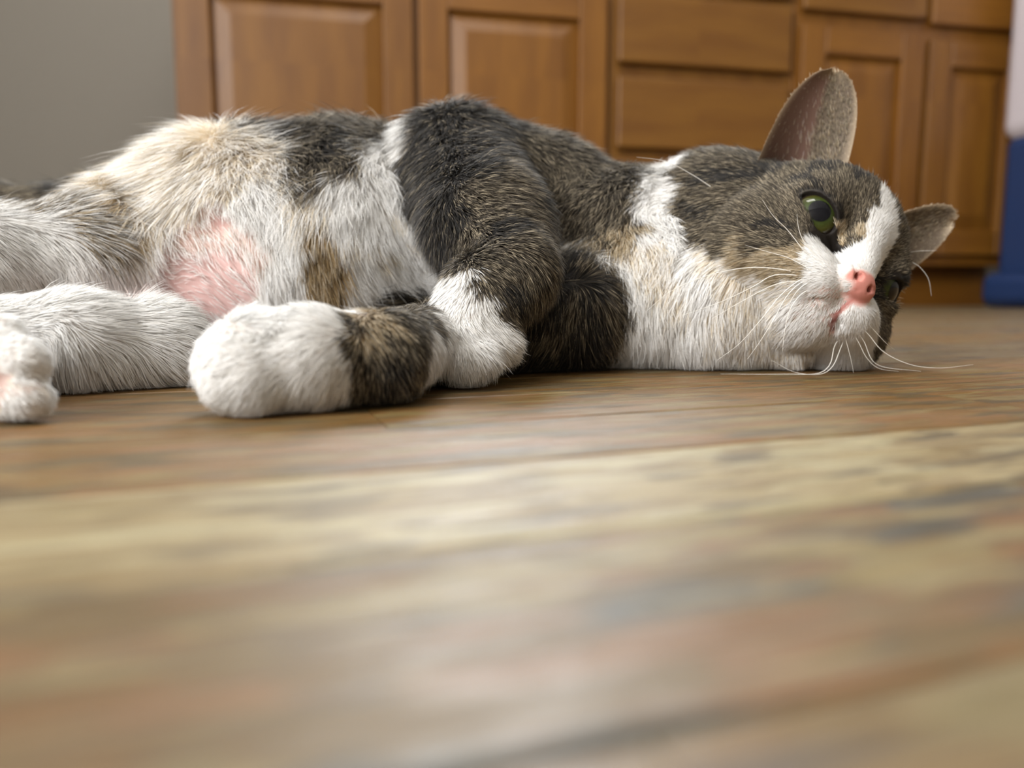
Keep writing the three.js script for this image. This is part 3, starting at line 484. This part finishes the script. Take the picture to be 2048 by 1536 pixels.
ears.forEach((e, far) => dress(e, (q, i) => (Math.abs(e.u(i)) > 0.93 || e.v(i) > 0.96 ? 'earedge' : e.inside[i] ? (e.u(i) < (far ? 0.75 : -0.2) + 0.5 * (e.v(i) - 0.4) ? 'earback' : 'earskin') : 'earback'), (p, i) => [norm(add(norm(sub(p, HO)), HX, e.inside[i] ? -0.6 : 0)), Math.abs(e.u(i)) > 0.9 ? 1.6 : e.inside[i] ? (e.u(i) < 0.3 ? 7 : 4) * (1 - 0.6 * e.v(i)) : 3]));

// --- skin meshes and the hairs
const cat = new THREE.Group(); cat.name = 'cat'; cat.userData = { label: 'brown tabby and white cat lying on its side on the wooden floor', category: 'cat' }; scene.add(cat);
{
  const parts = [bodyNet, headNet, ...ears].map((n) => { const g = new THREE.BufferGeometry(); g.setAttribute('position', new THREE.BufferAttribute(n.pos, 3)); g.setAttribute('normal', new THREE.BufferAttribute(Float32Array.from(n.nor), 3)); g.setAttribute('color', new THREE.BufferAttribute(n.tint, 3)); g.setIndex(new THREE.BufferAttribute(n.idx, 1)); return g; });
  solid('body', mergeGeometries(parts), new THREE.MeshPhysicalMaterial({ vertexColors: true, roughness: 0.6, specularIntensity: 0.35 }), cat);
}
function growFur(net, count, seed, opts) {
  const r = rng(seed), tri = net.idx.length / 3, cum = new Float64Array(tri); let total = 0;
  const V = (i) => [net.pos[3 * i], net.pos[3 * i + 1], net.pos[3 * i + 2]];
  for (let t = 0; t < tri; t++) {
    const [a, b, c] = [net.idx[3 * t], net.idx[3 * t + 1], net.idx[3 * t + 2]], A = V(a), area = Math.hypot(...cross(sub(V(b), A), sub(V(c), A))) / 2;
    const n = [net.nor[3 * a], net.nor[3 * a + 1], net.nor[3 * a + 2]], face = dot(n, norm(sub([0, 0.15, 0], A)));
    const short = clamp(11 / net.mm[a], 0.6, 2.2);
    total += A[1] < 0.0012 || A[0] < -0.36 ? 0 : area * short * (opts.even ? 1 : face > -0.25 ? 1 : 0.35) * Math.max(COAT[net.kind[a]].grow, COAT[net.kind[b]].grow); cum[t] = total;
  }
  const pos = new Float32Array(count * 21), nor = new Float32Array(count * 21), col = new Float32Array(count * 21), idx = new Uint32Array(count * 15); let n = 0;
  for (let h = 0; h < count; h++) {
    const x = r() * total; let lo = 0, hi = tri - 1; while (lo < hi) { const m = (lo + hi) >> 1; if (cum[m] < x) lo = m + 1; else hi = m; }
    let s = Math.sqrt(r()), b2 = r(); const wa = 1 - s, wb = s * (1 - b2), wc = s * b2, ids = [net.idx[3 * lo], net.idx[3 * lo + 1], net.idx[3 * lo + 2]], mixv = (arr) => [0, 1, 2].map((k) => wa * arr[3 * ids[0] + k] + wb * arr[3 * ids[1] + k] + wc * arr[3 * ids[2] + k]);
    const pick = r(), near = pick < wa ? ids[0] : pick < wa + wb ? ids[1] : ids[2], kind = COAT[net.kind[near]];
    if (r() > kind.grow) continue;
    const p = mixv(net.pos); if (opts.skip && opts.skip(p)) continue;
    const nn = norm(mixv(net.nor)), lie = mixv(net.lie), big = N3(p[0] * 90, p[1] * 90, p[2] * 90 + 3), tuft = N3(p[0] * 260 + 7, p[1] * 260, p[2] * 260), tuft2 = N3(p[0] * 260, p[1] * 260 + 11, p[2] * 260);
    let mm = wa * net.mm[ids[0]] + wb * net.mm[ids[1]] + wc * net.mm[ids[2]];
    const L = mm * 0.001 * (0.72 + 0.45 * r()) * (1 + 0.25 * tuft) * (r() < 0.03 ? 1.35 : 1);
    let t = add(lie, [r() - 0.5, r() - 0.5, r() - 0.5], 0.42 * (opts.messy ?? 1)); t = add(t, [tuft, tuft2, big], 0.5 * clamp(mm / 16, 0.2, 1)); t = norm(sub(t, nn.map((q) => q * dot(t, nn))));
    const side = cross(nn, t), lift = (opts.lift ?? 0.62) * (opts.sleek ? clamp(mm / 9, 0.65, 1) : 1) + 0.22 * (r() - 0.5) + 0.18 * big, roll = (r() - 0.5) * 1.5;
    const wv0 = norm(add(side.map((q) => q * Math.cos(roll)), nn, Math.sin(roll))), wide = (opts.width ?? 0.00030) * (0.7 + 0.5 * r());
    const types = kind.hair; let ty = r(), k = 0; while (k < types.length - 1 && ty > types[k][0]) { ty -= types[k][0]; k++; }
    const vary = 0.86 + 0.28 * r(), base = n * 7; let c = add(p, nn, -0.0003);
    for (let j = 0; j < 4; j++) {
      const rise = lift * (1 - 0.75 * j / 3), wj = wide * [1, 0.95, 0.65, 0][j], cc = types[k][j + 1];
      const put = (i, q) => { const o = (base + i) * 3; pos[o] = q[0]; pos[o + 1] = Math.max(q[1], 0.0004); pos[o + 2] = q[2]; const m = norm(add(nn.map((g) => g * 0.8), t, -0.12)); nor[o] = m[0]; nor[o + 1] = m[1]; nor[o + 2] = m[2]; for (let a = 0; a < 3; a++) col[o + a] = Math.min(0.93, cc[a] * vary); };
      if (j < 3) { put(2 * j, add(c, wv0, -wj / 2)); put(2 * j + 1, add(c, wv0, wj / 2)); } else put(6, c);
      const d = norm(add(t.map((q) => q * Math.cos(rise)), nn, Math.sin(rise))); d[1] -= 0.12 * j / 3; c = add(c, d, L / 3);
    }
    const g = dot(cross(wv0, t), nn) > 0, f = (a, b, cc, o) => { idx[n * 15 + o] = base + a; idx[n * 15 + o + 1] = base + (g ? b : cc); idx[n * 15 + o + 2] = base + (g ? cc : b); };
    f(0, 1, 3, 0); f(0, 3, 2, 3); f(2, 3, 5, 6); f(2, 5, 4, 9); f(4, 5, 6, 12); n++;
  }
  const g = new THREE.BufferGeometry(); g.setAttribute('position', new THREE.BufferAttribute(pos.subarray(0, n * 21), 3)); g.setAttribute('normal', new THREE.BufferAttribute(nor.subarray(0, n * 21), 3)); g.setAttribute('color', new THREE.BufferAttribute(col.subarray(0, n * 21), 3)); g.setIndex(new THREE.BufferAttribute(idx.subarray(0, n * 15), 1));
  return g;
}
{
  const hairMaterial = new THREE.MeshPhysicalMaterial({ vertexColors: true, roughness: 0.9, transmission: 0.36, thickness: 0, specularIntensity: 0.5, side: THREE.DoubleSide }); hairMaterial.name = 'hair';
  const inHead = (p) => skull.at(...p) < -0.002, inTrunk = (p) => trunk.at(...p) < -0.002;
  const coats = [growFur(bodyNet, 400000, 21, { skip: inHead, sleek: true }), growFur(headNet, 170000, 22, { skip: inTrunk, width: 0.00027, lift: 0.5, messy: 0.7 }), ...ears.map((e, i) => growFur(e, 6000, 23 + i, { width: 0.0002, lift: 0.45, even: true, skip: (p) => skull.at(...p) < -0.001 }))];
  const fur = solid('fur', mergeGeometries(coats), hairMaterial, cat); fur.userData.kind = 'stuff';
  console.log('hair triangles', fur.geometry.index.count / 3);
}
// --- eyes
const GAZE = [norm(HV(-0.42, 0.06, 0.9)), norm(HV(0.45, 0.1, 0.9))];
eyes.forEach((c, i) => {
  const g = new THREE.SphereGeometry(EYE_R, 64, 48).rotateX(Math.PI / 2), p = g.attributes.position, col = new Float32Array(p.count * 3);
  for (let k = 0; k < p.count; k++) {
    const a = Math.acos(clamp(p.getZ(k) / EYE_R, -1, 1)), f = Math.atan2(p.getY(k), p.getX(k)), fib = 0.75 + 0.5 * (0.5 + 0.5 * N3(Math.cos(f) * 9, Math.sin(f) * 9, a * 14));
    const cc = a < 0.45 ? [0.004, 0.004, 0.006] : a < 0.84 ? mix3([0.036, 0.052, 0.012], [0.05, 0.044, 0.009], smooth(0.4, 0.9, a)).map((q) => q * fib) : [0.02, 0.014, 0.01];
    col.set(cc, 3 * k);
  }
  g.setAttribute('color', new THREE.BufferAttribute(col, 3));
  const e = solid('eye', g, new THREE.MeshPhysicalMaterial({ vertexColors: true, roughness: 0.03, ior: 1.38 }), cat);
  e.position.set(...c); e.lookAt(...add(c, GAZE[i]));
  e.userData.label = 'green eye with a large round pupil';
});
// --- whiskers and brow hairs
const whiskerMaterial = new THREE.MeshStandardMaterial({ color: new THREE.Color().setRGB(0.85, 0.82, 0.76), roughness: 0.35 });
function whisker(points, z0, z1, r = 0.00022) {
  const n = points.length, pts = points.map(([u, v], i) => { const q = P(u, v, lerp(z0, z1, i / (n - 1))); q[1] = Math.max(q[1], 0.0006); return new THREE.Vector3(...q); });
  const c = new THREE.CatmullRomCurve3(pts), g = new THREE.TubeGeometry(c, 24, r, 5), p = g.attributes.position, m = new THREE.Vector3();
  for (let i = 0; i <= 24; i++) { c.getPointAt(i / 24, m); for (let j = 0; j <= 5; j++) { const k = i * 6 + j, s = 1 - 0.8 * i / 24; p.setXYZ(k, m.x + (p.getX(k) - m.x) * s, m.y + (p.getY(k) - m.y) * s, m.z + (p.getZ(k) - m.z) * s); } }
  solid('whisker', g, whiskerMaterial, cat);
}
for (const w of [
  [[1590, 545], [1576, 541], [1505, 535], [1423, 549], [1341, 583], [1291, 624]], [[1600, 553], [1587, 550], [1546, 551], [1505, 574], [1441, 604], [1364, 631]], [[1602, 563], [1587, 563], [1551, 569], [1487, 601], [1423, 638]],
  [[1612, 558], [1601, 560], [1564, 588], [1523, 638], [1478, 688], [1435, 720]], [[1615, 562], [1601, 566], [1574, 592], [1546, 642], [1514, 692], [1495, 718]], [[1622, 566], [1610, 569], [1587, 592], [1574, 622]], [[1616, 580], [1601, 590], [1580, 620], [1569, 665], [1565, 702]],
  [[1625, 512], [1612, 505], [1575, 460], [1545, 430], [1525, 400]], [[1632, 512], [1606, 480], [1597, 455], [1594, 428]], [[1622, 540], [1575, 515], [1540, 505], [1490, 490]],
]) whisker(w, onSkin(...w[0]) ? -onSkin(...w[0])[2] : 0.33, 0.322);
for (const w of [
  [[1678, 678], [1669, 692], [1660, 729], [1642, 745], [1569, 752], [1441, 760]], [[1688, 680], [1681, 697], [1665, 733], [1646, 747], [1592, 745], [1542, 720]], [[1690, 672], [1694, 688], [1701, 715], [1707, 745]],
  [[1708, 668], [1719, 688], [1733, 715], [1756, 736], [1797, 743]], [[1715, 665], [1728, 683], [1751, 727], [1842, 743]], [[1722, 655], [1738, 670], [1765, 702], [1820, 729], [1879, 736], [1947, 729]], [[1728, 640], [1744, 656], [1774, 688], [1790, 700]],
]) whisker(w, onSkin(...w[0]) ? -onSkin(...w[0])[2] : 0.33, 0.335, 0.0002);
whisker([[1273, 314], [1332, 323], [1387, 351], [1421, 373]].reverse(), 0.362, 0.36, 0.00016);
whisker([[1825, 525], [1838, 533], [1856, 556], [1863, 592]], 0.372, 0.36, 0.00016); whisker([[1815, 505], [1840, 502], [1874, 501]], 0.372, 0.365, 0.00014);
renderer.render(scene, camera);
